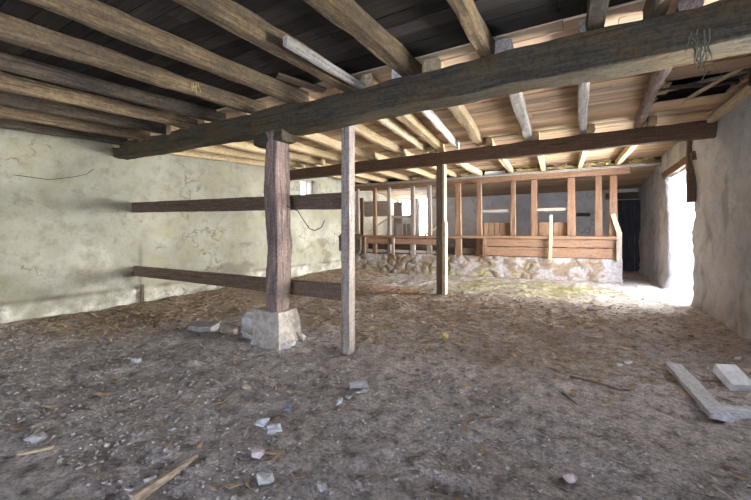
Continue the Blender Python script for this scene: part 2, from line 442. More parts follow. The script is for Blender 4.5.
# ------------------------------------------------------------------ ceilings: boards laid across the joists
def boards(name, y0, y1, zf, mat, wr=(.13, .2), hole=None, tone=(.6, 1.15), gap=.008, x0=XL, x1=XR):
    bm = bmesh.new(); lay = bm.verts.layers.float_color.new('tone'); y = y0; rr = random.Random(int(y0*91)+5)
    while y < y1-.01:
        w = min(rr.uniform(*wr), y1-y); x = x0-rr.uniform(0, 1.5)
        while x < x1:
            L = rr.uniform(1.8, 4.2); xa, xb = max(x, x0), min(x+L-.006, x1); x += L
            if xb-xa < .05: continue
            spans = [(xa, xb)]
            if hole and hole[2] < y+w/2 < hole[3]:
                spans = [(a, b) for a, b in ((xa, min(xb, hole[0]+rr.uniform(-.06, .06))), (max(xa, hole[1]), xb)) if b-a > .04]
            k = rr.uniform(*tone); c = (k*rr.uniform(.94, 1.08), k, k*rr.uniform(.9, 1.05), 1)
            for xa, xb in spans:
                dz = rr.uniform(-.008, .008); vv = []
                n = max(1, int((xb-xa)/.5))
                for i in range(n+1):
                    xx = xa+(xb-xa)*i/n
                    e = .004*N.noise(Vector((xx*2, y, 1)))
                    for (yy, zz) in ((y+gap/2+e, 0), (y+w-gap/2+e, 0), (y+w-gap/2+e, .025), (y+gap/2+e, .025)):
                        p = bm.verts.new((xx, yy, zf(yy)+dz+zz+.006*N.noise(Vector((xx*.8, y*3, 2))))); p[lay] = c; vv.append(p)
                for i in range(n):
                    a = vv[i*4:i*4+4]; b = vv[i*4+4:i*4+8]
                    for j in range(4): bm.faces.new((a[j], b[j], b[(j+1) % 4], a[(j+1) % 4]))
                bm.faces.new(vv[:4]); bm.faces.new(list(reversed(vv[-4:])))
        y += w
    bmesh.ops.recalc_face_normals(bm, faces=bm.faces)
    return struct(mesh_obj(name, bm, mat))
J1 = lambda y: 2.865+.055*(y-3.1)          # undersides of the joists, front bay
J2 = lambda y: 2.865+.064*(y-3.2)          # middle bay
J3 = lambda y: 3.145
c1 = lambda y: J1(y)+.175
c2 = lambda y: J2(y)+.17
HOLE = (1.02, 1.80, 5.45, 6.62)
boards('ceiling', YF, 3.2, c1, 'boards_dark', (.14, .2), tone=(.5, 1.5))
boards('ceiling', 3.2, 3.6, c2, 'boards_bright', (.18, .22), tone=(.8, 1.05))  # pale boards by the beam; doorway light on them put into the colour
boards('ceiling', 3.6, 6.62, c2, 'boards_pale', (.10, .2), hole=HOLE, tone=(.6, 1.1), gap=.012)
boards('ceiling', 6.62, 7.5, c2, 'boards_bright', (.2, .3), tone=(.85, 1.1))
boards('ceiling', 7.5, 11.45, lambda y: J3(y)+.155, 'boards_pale', (.12, .2), tone=(.5, 1.0))
boards('ceiling', 11.45, YB, lambda y: 3.18-.075*(y-11.45), 'boards_pale', (.16, .24), tone=(.7, 1.0))
# dark sheet added above the boards; the loft's darkness is in its colour
bm = bmesh.new()
for (a, b, za, zb) in ((YF, 5.3, 3.0, 3.35), (6.75, 11.4, 3.42, 3.42), (11.45, YB, 3.28, 2.98)):
    q = [bm.verts.new(p) for p in ((XL, a, za), (XR, a, za), (XR, b, zb), (XL, b, zb))]; bm.faces.new(q)
q = [bm.verts.new(p) for p in ((XL, 5.3, 3.35), (.9, 5.3, 3.35), (.9, 6.75, 3.42), (XL, 6.75, 3.42))]; bm.faces.new(q)
struct(mesh_obj('ceiling', bm, 'stall_dark'))

# ------------------------------------------------------------------ big beams
g_b = 'heavy tie beams under the ceiling'
tag(timber('tie_beam', (-3.02, 3.25, 2.715), (-7.42, 3.46, 2.865), .25, .265, 'beam_dark', rough=.012, wave=.02, wane=.02),
    'dark hewn tie beam running from the stone-footed post to the left wall', 'beam', g_b)
tag(timber('tie_beam', (-3.5, 3.24, 2.70), (2.0, 3.26, 2.72), .29, .29, 'beam_dark', rough=.014, wave=.02, wane=.025, bow=.01, seg=.08),
    'thickest rough tie beam, crossing the whole upper right overhead', 'beam', g_b)
tag(timber('tie_beam', (-7.42, 7.55, 2.965), (2.0, 7.55, 3.005), .17, .275, 'beam_brown', rough=.006, wane=.01),
    'straight dark brown beam carried by the two-piece post in mid barn', 'beam', g_b)
tag(timber('plate_beam', (-7.42, 11.2, 2.985), (1.25, 11.45, 3.0), .16, .17, 'stall', rough=.008, wave=.01),
    'orange brown beam capping the row of stall uprights', 'beam')
tag(timber('plate_beam', (-7.42, 11.22, 3.105), (1.9, 11.46, 3.11), .2, .07, 'joist_grey', rough=.008),
    'thin grey timber lying on the orange brown stall beam', 'beam')

# ------------------------------------------------------------------ joists
ORD = ['first', 'second', 'third', 'fourth', 'fifth', 'sixth', 'seventh', 'eighth', 'ninth', 'tenth', 'eleventh', 'twelfth', 'thirteenth', 'fourteenth']
near = [(-6.98, -6.98, .10, .15, 1), (-6.28, -6.26, .10, .16, 0), (-5.62, -5.6, .10, .16, 1), (-4.97, -4.97, .10, .17, 0), (-4.36, -4.36, .10, .16, 1), (-3.6, -3.58, .11, .17, 0),
        (-2.86, -2.87, .12, .17, 0), (-2.14, -2.12, .12, .17, 0), (-1.38, -1.42, .15, .17, 0), (-.66, -.67, .11, .165, 0), (.13, .13, .12, .17, 1), (.56, .5, .11, .16, 0)]
for i, (xn, xf, w, h, bk) in enumerate(near):
    top = .175
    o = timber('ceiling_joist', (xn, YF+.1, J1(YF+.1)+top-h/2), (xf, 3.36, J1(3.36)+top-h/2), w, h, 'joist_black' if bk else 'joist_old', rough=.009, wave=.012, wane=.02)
    tag(o, f'{"blackened" if bk else "weathered brown"} joist under the black front ceiling, {ORD[i]} from the left wall', 'joist', 'joists of the front bay')
mid = [(-7.14, -7.1, .11, 'joist_pale'), (-6.3, -6.56, .12, 'joist_pale'), (-5.5, -5.88, .12, 'joist_pale'), (-4.7, -5.18, .13, 'joist_pale'), (-3.82, -4.41, .13, 'joist_pale'),
       (-2.9, -3.5, .13, 'joist_pale'), (-2.24, -2.94, .07, 'plank_new'), (-1.92, -2.6, .14, 'joist_pale'), (-1.6, -2.22, .06, 'plank_white'),
       (-1.2, -1.74, .15, 'joist_pale'), (-.55, -.79, .14, 'joist_grey'), (.08, .11, .12, 'joist_grey'), (.70, .95, .14, 'post')]
for i, (xn, xf, w, m) in enumerate(mid):
    h = .16
    kind = {'joist_pale': 'cream brown joist', 'plank_new': 'narrow yellowish joist', 'plank_white': 'narrow whitish joist', 'joist_grey': 'greyish squared joist', 'post': 'round dark log joist'}[m]
    o = timber('ceiling_joist', (xn, 3.24, J2(3.24)+.165-h/2+.002), (xf, 7.62, J2(7.62)+.165-h/2+.002), w, h, m, rough=.008, wave=.015 if m != 'plank_white' else 0, wane=.015, rounded=(m == 'post'))
    tag(o, f'{kind} in the middle ceiling bay, {ORD[i]} from the left wall', 'joist', 'joists of the middle bay')
far = [-6.7, -5.95, -5.05, -4.1, -3.39, -2.59, -1.68, -.81, .11, .98]
for i, x in enumerate(far):
    o = timber('ceiling_joist', (x+(-.15 if x < -2 else .14), 7.44, J3(0)+.075), (x, 11.42, J3(0)+.075), .12, .15, 'joist_pale', rough=.008, wave=.012)
    tag(o, f'pale joist of the back bay above the stalls, {ORD[i]} from the left wall', 'joist', 'joists of the back bay')
tag(timber('loose_plank', (-1.93, 2.03, 2.82), (-1.96, 3.2, 2.89), .05, .085, 'joist_grey', rough=.006), 'loose pale grey plank slung beside a dark front joist', 'plank')
tag(timber('ceiling_strip', (-2.72, 2.75, 3.0), (-2.45, 3.2, 2.945), .12, .03, 'rail', rough=.004), 'short brown board hanging beside the loose grey plank', 'plank')
tag(timber('wall_plate', (1.86, 3.5, 3.03), (1.86, 7.45, 3.13), .11, .1, 'plank_new', rough=.008, wane=.01), 'pale timber plate along the top of the right wall', 'timber')
# sticks in the ceiling hole
tag(timber('loft_pole', (1.02, 5.95, 3.26), (1.86, 6.4, 3.34), .06, .06, 'stall_dark', rounded=True), 'dark pole lying across the hole in the ceiling', 'pole', 'poles over the ceiling hole')
tag(timber('loft_pole', (1.05, 6.3, 3.32), (1.86, 6.1, 3.36), .05, .05, 'joist_grey', rounded=True), 'thin grey pole crossing the dark pole in the ceiling hole', 'pole', 'poles over the ceiling hole')
tag(timber('loft_plank', (1.70, 5.2, 3.2), (1.40, 6.75, 3.29), .07, .03, 'plank_new'), 'pale slat slanting across the ceiling hole to the right wall', 'plank')
tag(timber('wall_stud', (1.82, 5.75, 3.08), (1.82, 5.75, 3.5), .1, .1, 'stall_dark'), 'short dark stud standing on the right wall plate at the hole', 'timber')

# ------------------------------------------------------------------ posts
pm = timber('timber_post', (-3.175, 3.22, .40), (-3.175, 3.22, 2.57), .24, .2, 'post', rough=.014, wave=.03, wane=.04, seg=.07)
tag(pm, 'thick rough hewn post standing on a concrete footing block', 'post')
e = timber('corbel', (-3.46, 3.22, 2.49), (-3.0, 3.22, 2.51), .25, .13, 'beam_dark', rough=.012, wane=.03)
e.parent = pm; e.matrix_parent_inverse = pm.matrix_basis.inverted()
# footing: a rough tapered block
bm = bmesh.new(); bmesh.ops.create_cube(bm, size=1); bmesh.ops.subdivide_edges(bm, edges=bm.edges, cuts=7, use_grid_fill=True)
for v in bm.verts:
    k = 1.0-.22*(v.co.z+.5)
    v.co = Vector((v.co.x*.46*k, v.co.y*.44*k, v.co.z*.46))
    v.co += v.co.normalized()*(.035*fbm(v.co, 4, 3)+.012*fbm(v.co, 14, 2))
tag(mesh_obj('footing_block', bm, 'concrete', mw=Matrix.Translation((-3.2, 3.22, .19)) @ Matrix.Rotation(.06, 4, 'Z')), 'rough pale concrete footing block under the thick post', 'footing')

pt = empty('plank_post', (-2.28, 3.43, 0))
timber('front_plank', (-2.28, 3.42, -.03), (-2.28, 3.42, 2.60), .12, .11, 'thin', pt, rough=.003, cham=.004)
timber('rear_plank', (-2.375, 3.475, -.03), (-2.375, 3.475, 1.9), .04, .05, 'rail', pt, rough=.003, cham=.004)
tag(pt, 'slim sawn plank post beside the thick footed post, holding the two rails', 'post')
pp = empty('sistered_post', (-2.5, 7.55, 0))
timber('main_post', (-2.585, 7.55, -.03), (-2.585, 7.55, 2.84), .2, .14, 'rail', pp, rough=.004, cham=.006)
timber('side_plank', (-2.492, 7.52, 1.58), (-2.492, 7.52, 2.84), .15, .045, 'plank_new', pp, rough=.003, cham=.004)
timber('lower_plank', (-2.475, 7.50, -.03), (-2.475, 7.50, 1.60), .17, .07, 'plank_new', pp, rough=.003, cham=.004)
tag(pp, 'two-piece brown post with a pale side plank, standing mid barn', 'post')
g_r = 'rails between the left wall and the slim post'
tag(timber('wooden_rail', (-7.42, 3.66, 1.835), (-2.35, 3.40, 1.72), .05, .19, 'rail', rough=.004, cham=.006), 'upper dark wooden rail at chest height, let into the left wall', 'rail', g_r)
tag(timber('wooden_rail', (-7.42, 3.70, .625), (-2.35, 3.40, .665), .05, .19, 'rail', rough=.004, cham=.006), 'lower wooden rail at knee height, let into the left wall', 'rail', g_r)

# ------------------------------------------------------------------ low rubble wall under the manger
def rubble():
    bm = bmesh.new(); lay = bm.verts.layers.float_color.new('tone')
    a, b = Vector((XL-.05, 10.55, 0)), Vector((1.1, 11.55, 0)); ax = (b-a).normalized(); L = (b-a).length
    n = Vector((ax.y, -ax.x, 0)); H = .64; T = .5
    def put(s, t, base, nn):
        p = base+nn*0
        q = Vector((s*3.3+.4*fbm((s, t, 1), 2, 2), t*4.3+.3*fbm((s, t, 2), 2, 2), .5))
        ds, _ = N.voronoi(q); e = ds[1]-ds[0]
        cell = N.cell(q*1.0+Vector((.37, .11, .2)))
        pl = sm(-.2, .25, fbm((s, t*1.4, 30), 1.1, 4)*1.3 - .2 + .32*sm(5.0, 6.5, s))     # patches still plastered
        mort = 1-sm(.03, .13, e)
        stone = Vector((.31, .275, .24))*(.75+.35*abs(N.noise(q*.7)))
        cc = stone.lerp(Vector((.20, .135, .075)), mort)
        cc = cc.lerp(Vector((.35, .325, .32)), pl*.85)
        cc = cc.lerp(Vector((.21, .15, .095)), .85*sm(.0, .25, fbm((s, t*1.5, 61), 3.2, 4)))
        cc = cc.lerp(Vector((.36, .33, .17)), .5*sm(.1, .4, fbm((s, t, 44), 1.3, 3))*sm(.4, .1, t))
        d = (.035*sm(.0, .3, e)-.02)*(1-pl*.85)+.03*fbm((s, t, 8), 2, 3)+.04*sm(.15, 0, t)
        w = bm.verts.new(p+nn*d); w[lay] = (cc.x, cc.y, cc.z, 1); return w
    # the profile runs up the front, over the top; then a right-hand end
    st = .035; ns = int(L/st)
    prof = [(i*H/20, 0) for i in range(-3, 21)]+[(H, T*i/6) for i in range(1, 7)]
    rows = []
    for i in range(ns+1):
        s = L*i/ns; row = []
        for (z, y) in prof:
            base = a+ax*s-n*y+Vector((0, 0, z+.02*fbm((s, 0, 3), 1.5, 3)*(z/H)))
            row.append(put(s, z+y, base, n if y == 0 else Vector((0, 0, 1))*.5))
        rows.append(row)
    for p, q in zip(rows, rows[1:]):
        for j in range(len(prof)-1): bm.faces.new((p[j], q[j], q[j+1], p[j+1]))
    end = [rows[-1][:24]]
    for k in range(1, 10):
        end.append([put(L+T*k/9, (j-3)*H/20, b-n*(T*k/9)+Vector((0, 0, (j-3)*H/20+.015)), ax) for j in range(24)])
    for p, q in zip(end, end[1:]):
        for j in range(23): bm.faces.new((p[j], q[j], q[j+1], p[j+1]))
    bmesh.ops.recalc_face_normals(bm, faces=bm.faces)
    tag(mesh_obj('stone_plinth', bm, 'rubble', smooth=True), 'low rubble stone wall with patchy plaster under the wooden manger', 'stone wall')
rubble()

# ------------------------------------------------------------------ manger and stall fronts
MY = lambda x: 11.45+.118*(x-1.1)+.06      # line of the manger front along the rubble wall
mg = empty('manger', (-3, MY(-3), .62))
def mt(name, x0, z0, x1, z1, w, h, mat, dy=0, **kw):
    return timber(name, (x0, MY(x0)+dy, z0), (x1, MY(x1)+dy, z1), w, h, mat, mg, rough=.005, cham=.006, **kw)
mt('top_rail', -6.55, 1.235, 1.02, 1.215, .10, .085, 'stall')
mt('front_board', -2.42, 1.06, 1.0, 1.055, .035, .22, 'stall', .05)
mt('front_board', -2.42, .80, 1.0, .785, .035, .26, 'stall', .055)
mt('front_board', -6.55, 1.08, -3.6, 1.06, .035, .19, 'stall', .05)
mt('front_board', -3.55, .78, -2.5, .76, .035, .2, 'stall_dark', .22)
mt('front_board', -6.5, .74, -3.7, .72, .04, .1, 'stall_grey', .12)
mt('stake', -2.42, .62, -2.42, 1.18, .06, .1, 'stall')
mt('stake', -3.62, .62, -3.60, 1.2, .06, .1, 'stall')
mt('stake', -5.35, .62, -5.35, 1.2, .06, .09, 'stall_grey')
mt('stake', -6.4, .62, -6.4, 1.2, .06, .09, 'stall')
mt('tall_stake', -.62, .60, -.60, 1.86, .05, .085, 'plank_new', -.06)
mt('corner_post', 1.02, .60, 1.02, 1.36, .12, .12, 'stall_grey')
mt('slant_board', 1.04, 1.3, .88, 1.86, .05, .11, 'plank_new')
mt('back_board', -6.5, .95, .95, .95, .03, .6, 'stall_dark', .45)
timber('end_board', (1.02, MY(1)+.1, .92), (1.02, MY(1)+.5, .92), .03, .5, 'stall', mg)
tag(mg, 'long orange brown wooden manger on the low rubble wall', 'manger')
# slanting manger end at the left wall
me_ = empty('manger_box', (-6.95, 10.4, .62))
timber('box_board', (-7.4, 10.45, .97), (-6.5, 10.52, .95), .04, .50, 'stall_dark', me_)
timber('box_board', (-6.52, 10.5, .95), (-6.5, 10.8, .97), .04, .46, 'stall_dark', me_)
timber('box_lid', (-7.4, 10.5, 1.28), (-6.5, 10.54, 1.22), .3, .03, 'stall_dark', me_, roll=.5)
tag(me_, 'dark boxed manger end against the left wall', 'manger box')

UP = [(-6.7, .06, 'stall_grey'), (-6.07, .09, 'stall'), (-5.54, .08, 'stall_grey'), (-4.71, .1, 'stall_grey'), (-4.15, .1, 'stall_grey'), (-3.23, .13, 'stall'),
      (-2.59, .11, 'stall'), (-1.62, .1, 'stall'), (-1.05, .12, 'stall'), (-.1, .14, 'stall'), (.56, .12, 'stall'), (.90, .13, 'stall')]
for i, (x, w, m) in enumerate(UP):
    o = timber('stall_upright', (x, MY(x)+.14, .64), (x, MY(x)+.1, 2.9), .09, w*1.25, m, rough=.006, cham=.008, taper=(1.3, 1))
    k = 'greyed' if m == 'stall_grey' else 'orange brown'
    tag(o, f'{k} stall upright between manger and stall beam, {ORD[i]} from the left wall', 'upright', 'uprights of the stall front')
def hatch(x0, x1, zr, boards_, label, m2):
    e = empty('feed_hatch', ((x0+x1)/2, MY((x0+x1)/2)+.2, 1.2))
    y0, y1 = MY(x0)+.13, MY(x1)+.13
    timber('cross_rail', (x0+.05, y0, zr), (x1-.05, y1, zr), .05, .09, 'stall_grey', e)
    n = boards_; 
    for k in range(n):
        a = x0+.09+(x1-x0-.18)*(k+.5)/n
        timber('slat', (a, MY(a)+.22, 1.0), (a, MY(a)+.22, 1.66), .025, (x1-x0-.18)/n-.02, m2, e)
    tag(e, label, 'stall panel')
hatch(-2.59, -1.62, 2.02, 5, 'slatted stall panel with one pinkish cross rail over it', 'stall')
hatch(-1.05, -.1, 2.03, 2, 'stall panel of two wide brown boards behind the tall pale stake', 'stall')
hatch(-5.5, -4.75, 1.9, 4, 'grey slatted stall panel in front of the back window', 'stall_grey')
tag(timber('brace', (-6.45, MY(-6.4)+.02, 1.28), (-5.75, MY(-5.8)+.7, 1.95), .04, .06, 'plank_new'), 'pale slanting brace rising from the manger behind the slim post', 'brace')
tag(timber('brace', (-4.3, MY(-4.3)+.02, 1.28), (-3.85, MY(-3.9)+.3, 1.6), .04, .07, 'stall'), 'short brown brace leaning beside the sistered mid post', 'brace')
tag(timber('stall_board', (-6.35, 13.2, .0), (-6.35, 13.2, 2.6), .05, .36, 'stall_grey'), 'wide grey brown board standing before the back window', 'board')
tag(timber('stall_board', (-7.36, 12.2, 2.3), (-6.3, 12.3, 2.3), .04, .6, 'stall_grey'), 'pale square panel high up behind the left end of the stalls', 'board')
tag(timber('stall_board', (-7.25, 11.7, .4), (-7.25, 11.7, 2.7), .05, .3, 'stall'), 'brown upright board in the corner behind the left manger end', 'board')
tag(timber('white_board', (-2.45, 11.3, 3.2), (-1.85, 11.38, 3.2), .03, .12, 'plank_white'), 'white board wedged between two joists over the stall beam', 'board')
tag(timber('wall_bracket', (.05, YB-.2, 2.02), (.45, YB-.02, 2.02), .1, .12, 'stall_dark'), 'short dark timber sticking out of the grey back wall', 'timber')

# back door, door frames, windows
bd = empty('door_1', (1.5, YB-.04, 0)); struct(bd)
for k in range(5):
    x = 1.2+.17*k
    timber('door_plank', (x, YB-.05, .02), (x, YB-.05, 2.5), .04, .165, 'door_dark', bd)
timber('door_frame', (.95, YB-.1, 2.65), (1.93, YB-.1, 2.65), .16, .22, 'stall_dark', bd)
dl = timber('door_lintel', (XR+.1, 8.45, 2.76), (XR+.1, 11.0, 2.74), .36, .16, 'beam_brown', rough=.01, wave=.01)
tag(dl, 'brown timber lintel above the bright doorway', 'lintel')
tag(timber('door_stud', (XR-.06, 8.62, 1.92), (XR-.06, 8.62, 3.06), .1, .13, 'beam_brown', rough=.01), 'dark hanging timber on the wall beside the bright doorway', 'timber')
def window(name, p0, p1, axis):
    e = empty(name, ((p0[0]+p1[0])/2, (p0[1]+p1[1])/2, p0[2])); struct(e)
    (x0, y0, z0), (x1, y1, z1) = p0, p1
    for a, b in (((x0, y0, z0), (x1, y1, z0)), ((x0, y0, z1), (x1, y1, z1)), ((x0, y0, z0), (x0, y0, z1)), ((x1, y1, z0), (x1, y1, z1)),
                 ((x0+(x1-x0)*.7, y0+(y1-y0)*.7, z0), (x0+(x1-x0)*.7, y0+(y1-y0)*.7, z1))):
        timber('window_frame', a, b, .06, .06, 'stall_grey', e)
window('window_1', (XL-.25, 8.45, 2.43), (XL-.25, 9.19, 3.02), 1)
window('window_2', (XL+.15, YB+.25, 2.13), (XL+.76, YB+.25, 2.92), 0)

# ------------------------------------------------------------------ straw above the stall beam, hanging roots, wire, stake
def strands(name, cen, n, L, r, mat, spread, hang=False, seed=1):
    rr = random.Random(seed); big = bmesh.new()
    for i in range(n):
        c = Vector(cen)+Vector((rr.uniform(-1, 1)*spread[0], rr.uniform(-1, 1)*spread[1], rr.uniform(-1, 1)*spread[2]))
        if hang:
            d = Vector((rr.uniform(-.35, .35), rr.uniform(-.35, .35), -1))
        else:
            d = Vector((rr.uniform(-1, 1), rr.uniform(-1, 1), rr.uniform(-.35, .35)))
        d.normalize(); l = L*rr.uniform(.4, 1); pts = []
        for k in range(5):
            pts.append(c+d*l*k/4+Vector((rr.uniform(-1, 1), rr.uniform(-1, 1), rr.uniform(-1, 1)))*l*.06)
        b = tube_bm(pts, r, r*.5, 4); me = bpy.data.meshes.new('t'); b.to_mesh(me); b.free(); big.from_mesh(me); bpy.data.meshes.remove(me)
    return mesh_obj(name, big, mat)
bmS = bmesh.new()
for k, (x, s) in enumerate(((-3.0, .2), (-1.2, .25), (-.35, .3), (.5, .3), (1.45, .3), (-4.6, .2))):
    o = strands('straw', (x, 11.3, 3.2), 70, .35, .006, 'straw', (s, .12, .03), seed=k+3)
    bmS.from_mesh(o.data); me = o.data; bpy.data.objects.remove(o); bpy.data.meshes.remove(me)
tag(mesh_obj('straw', bmS, 'straw'), 'yellow straw stuffed between the joists over the stall beam', 'straw', None, 'stuff')
tag(strands('root_tuft', (.72, 3.08, 2.63), 16, .24, .0045, 'root', (.05, .02, .06), True, 31), 'dry dangling root tuft on the face of the thickest beam', 'roots')
tag(strands('root_tuft', (-3.2, 2.15, 2.79), 14, .09, .003, 'straw', (.04, .03, .01), True, 32), 'little straw tuft hanging from a front joist', 'straw tuft')
tag(mesh_obj('wire', tube_bm([(-3.10, 3.2, 1.70), (-2.98, 3.36, 1.62), (-2.92, 3.42, 1.48), (-2.86, 3.44, 1.40), (-2.78, 3.44, 1.38), (-2.68, 3.44, 1.42), (-2.62, 3.42, 1.50)], .006), 'iron'), 'dark curved wire hanging off the thick post below the upper rail', 'wire')
tag(mesh_obj('wire', tube_bm([(XL+.03, 2.0, 2.22), (XL+.05, 2.4, 2.20), (XL+.05, 2.7, 2.28), (XL+.05, 2.9, 2.36), (XL+.06, 3.0, 2.46)], .006), 'iron'), 'thin dark wire trailing on the left wall under the ceiling', 'wire')
tag(timber('wall_stake', (XL+.12, 3.76, .0), (XL+.12, 3.76, .36), .06, .05, 'stall_dark'), 'short dark stake at the foot of the left wall', 'stake')

# ------------------------------------------------------------------ rubble and scraps on the dirt
def at(u, v): p = ground(u, v); return (p.x, p.y)
rock('slab_stone', at(204, 329), .42, .26, .13, 'stone_grey', 'flat grey slab, farthest left of the stones by the footing', 'stone', .3, (.1, .0), .14, .7)
rock('slab_stone', at(229, 334), .34, .24, .16, 'stone_tan', 'rounded tan stone between the flat slab and the white block', 'stone', .1, (0, .1), .16, .55)
rock('broken_block', at(250, 332), .2, .2, .27, 'stone_white', 'white broken block standing tilted beside the footing', 'block', .5, (.2, .15), .08, .85, zoff=.02)
rock('slab_stone', at(254, 338), .3, .22, .09, 'stone_white', 'low pale slab lying under the white broken block', 'stone', -.2, (.0, .05), .14, .7)
for k, (u, v, s, lab) in enumerate(((271, 345, .17, 'pale rubble chunk at the near left corner of the footing'), (284, 348, .15, 'pale rubble chunk in front of the footing'),
                                    (299, 341, .19, 'pale rubble chunk at the right corner of the footing'), (291, 346, .12, 'smallest pale rubble chunk before the footing'))):
    rock('rubble_chunk', at(u, v), s*1.2, s, s*.7, 'stone_white' if k != 2 else 'concrete', lab, 'stone', k*.7, (0, .2), .25, .3, 'rubble round the footing')
def slab(name, u, v, L, w, h, rz, mat, label, cat, tilt=0, **kw):
    p = ground(u, v); z = floor_h(p.x, p.y)
    d = Vector((cos(rz), sin(rz), 0))*L/2
    a = Vector((p.x, p.y, z+h/2))-d; b = Vector((p.x, p.y, z+h/2+tilt))+d
    return tag(timber(name, a, b, w, h, mat, **kw), label, cat)
slab('brick', 358, 388, .15, .09, .06, YAW+.15, 'stone_grey', 'small greyish brick lying on the dirt in mid floor', 'brick')
rock('mortar_chip', at(361, 394), .13, .06, .03, 'stone_white', 'whitish mortar chip just in front of the small brick', 'chip', .6)
rock('mortar_chip', at(340, 404), .10, .05, .05, 'stone_white', 'whitish curved chip left of the small brick', 'chip', 1.2)
rock('mortar_chip', at(347, 399), .08, .05, .03, 'stone_grey', 'little grey chip between the curved chip and the brick', 'chip', .4)
def scrap(name, u, v, w, h, rz, mat, label, cat, tilt=.25):
    p = ground(u, v); bm = bmesh.new(); _sd[0] += 1
    bmesh.ops.create_grid(bm, x_segments=6, y_segments=6, size=.5)
    for q in bm.verts:
        k = 1-.35*max(0, N.noise(Vector((q.co.x*3+_sd[0], q.co.y*3, 0))))
        q.co = Vector((q.co.x*w*k, q.co.y*h*k, .18*w*N.noise(Vector((q.co.x*2.5, q.co.y*2.5, _sd[0])))))
    bmesh.ops.solidify(bm, geom=bm.faces[:], thickness=.002)
    mw = Matrix.Translation((p.x, p.y, floor_h(p.x, p.y)+.03)) @ Matrix.Rotation(rz, 4, 'Z') @ Matrix.Rotation(tilt, 4, 'X')
    return tag(mesh_obj(name, bm, mat, smooth=True, mw=mw), label, cat)
scrap('paper_scrap', 262, 427, .085, .075, .4, 'paper', 'upper left of two crumpled pale paper scraps, lying side by side', 'paper')
scrap('paper_scrap', 274, 434, .095, .085, 1.0, 'paper', 'lower right of two crumpled pale paper scraps, lying side by side', 'paper')
scrap('plastic_scrap', 288, 412, .05, .04, .2, 'blue_scrap', 'tiny blue plastic scrap above the crumpled papers', 'scrap')
rock('rubble_stone', at(257, 458), .10, .07, .05, 'stone_pink', 'small pinkish stone below the crumpled papers', 'stone', .5)
rock('rubble_stone', at(265, 478), .13, .09, .05, 'stone_white', 'flat pale grey stone near the bottom edge, right of the splintered plank', 'stone', -.5, rough=.3)
rock('rubble_stone', at(247, 388), .10, .06, .05, 'stone_tan', 'small cream stone on the dirt right of the thick post shadow', 'stone', .2)
rock('rubble_stone', at(322, 488), .07, .06, .05, 'stone_grey', 'small dark stone near the bottom middle of the dirt floor', 'stone', .2)
rock('rubble_stone', at(570, 478), .085, .075, .06, 'stone_pink', 'single pinkish white stone in the near right dirt', 'stone', .3)
rock('rubble_stone', at(136, 362), .13, .09, .06, 'stone_white', 'pale stone lying alone left of the footing', 'stone', .3)
rock('rubble_stone', at(36, 441), .14, .09, .06, 'stone_grey', 'grey stone behind the pale splinter at the lower left', 'stone', .3)
rock('rubble_stone', at(594, 339), .26, .13, .05, 'stone_tan', 'flat tan stone in the dirt before the doorway', 'stone', .3)
rock('rubble_stone', at(628, 364), .10, .07, .05, 'stone_white', 'bright little stone above the pale lumber', 'stone', .3)
rock('rubble_stone', at(592, 311), .22, .16, .09, 'stone_grey', 'dark lump on the yellowish patch in front of the doorway', 'stone', .3)
rock('mortar_chip', at(620, 365), .07, .05, .03, 'stone_white', 'pale chip touching the bright little stone above the lumber', 'chip', .9)
rock('mortar_chip', at(107, 446), .04, .03, .04, 'stone_white', 'tiny white chip in the lower left dirt', 'chip', .9)
rock('mortar_chip', at(129, 489), .07, .03, .02, 'stone_white', 'flat white chip left of the splintered plank', 'chip', .5)
rock('mortar_chip', at(150, 481), .08, .025, .02, 'stone_white', 'long thin white chip above the splintered plank', 'chip', 1.0)
rock('mortar_chip', at(172, 431), .06, .04, .03, 'stone_grey', 'grey chip lying behind the splintered plank', 'chip', 1.0)
rock('straw_lump', at(443, 340), .15, .13, .12, 'straw', 'yellow straw lump on the dirt below the mid post', 'straw', .3, rough=.4)
slab('splintered_plank', 167, 486, .33, .06, .045, YAW+.95, 'drift', 'splintered broken plank end at the lower left edge', 'plank', .05, taper=(1, .45), rough=.012, wane=.02)
slab('splinter', 36, 457, .17, .03, .015, YAW+.35, 'plank_new', 'pale wood splinter beside the grey stone', 'splinter', .01)
# pale lumber at the right
def plank_px(name, u0, v0, u1, v1, w, h, mat, label, z0=0, z1=0, **kw):
    a, b = ground(u0, v0), ground(u1, v1)
    a.z = floor_h(a.x, a.y)+h/2+z0; b.z = floor_h(b.x, b.y)+h/2+z1
    return tag(timber(name, a, b, w, h, mat, cham=.004, **kw), label, 'plank')
plank_px('lumber_plank', 673, 371, 722, 424, .125, .045, 'lumber', 'pale grey plank pointing into the barn, crossing the end of another', .02, .02, rough=.003)
plank_px('lumber_plank', 706, 412, 800, 416, .13, .045, 'lumber', 'bluish grey plank lying crosswise at the right edge', .0, .0, rough=.003)
p = ground(733, 386)
bl = rock('stone_block', (p.x, p.y), .2, .24, .08, 'stone_white', 'pale cut stone block lying behind the crossed planks', 'block', YAW-.05, (.5, .0), .05, .9, sink=.0, zoff=.03)
rock('rubble_stone', at(748, 378), .1, .14, .14, 'stone_tan', 'tan stone at the right edge against the cut block', 'stone', .3)
rock('mortar_chip', at(738, 363), .08, .06, .06, 'stone_white', 'white chip on the dirt behind the cut stone block', 'chip', .9)
def twig(pts, r, label):
    P = []
    for (u, v) in pts:
        q = ground(u, v); q.z = floor_h(q.x, q.y)+r*1.2; P.append(q)
    tag(mesh_obj('stick', tube_bm(P, r, r*.5), 'twig'), label, 'stick')
twig([(570, 377), (585, 382), (600, 385), (612, 389), (622, 394)], .010, 'long thin crooked stick on the right dirt')
twig([(562, 396), (570, 402), (577, 409)], .011, 'short straight stick below the long crooked one')
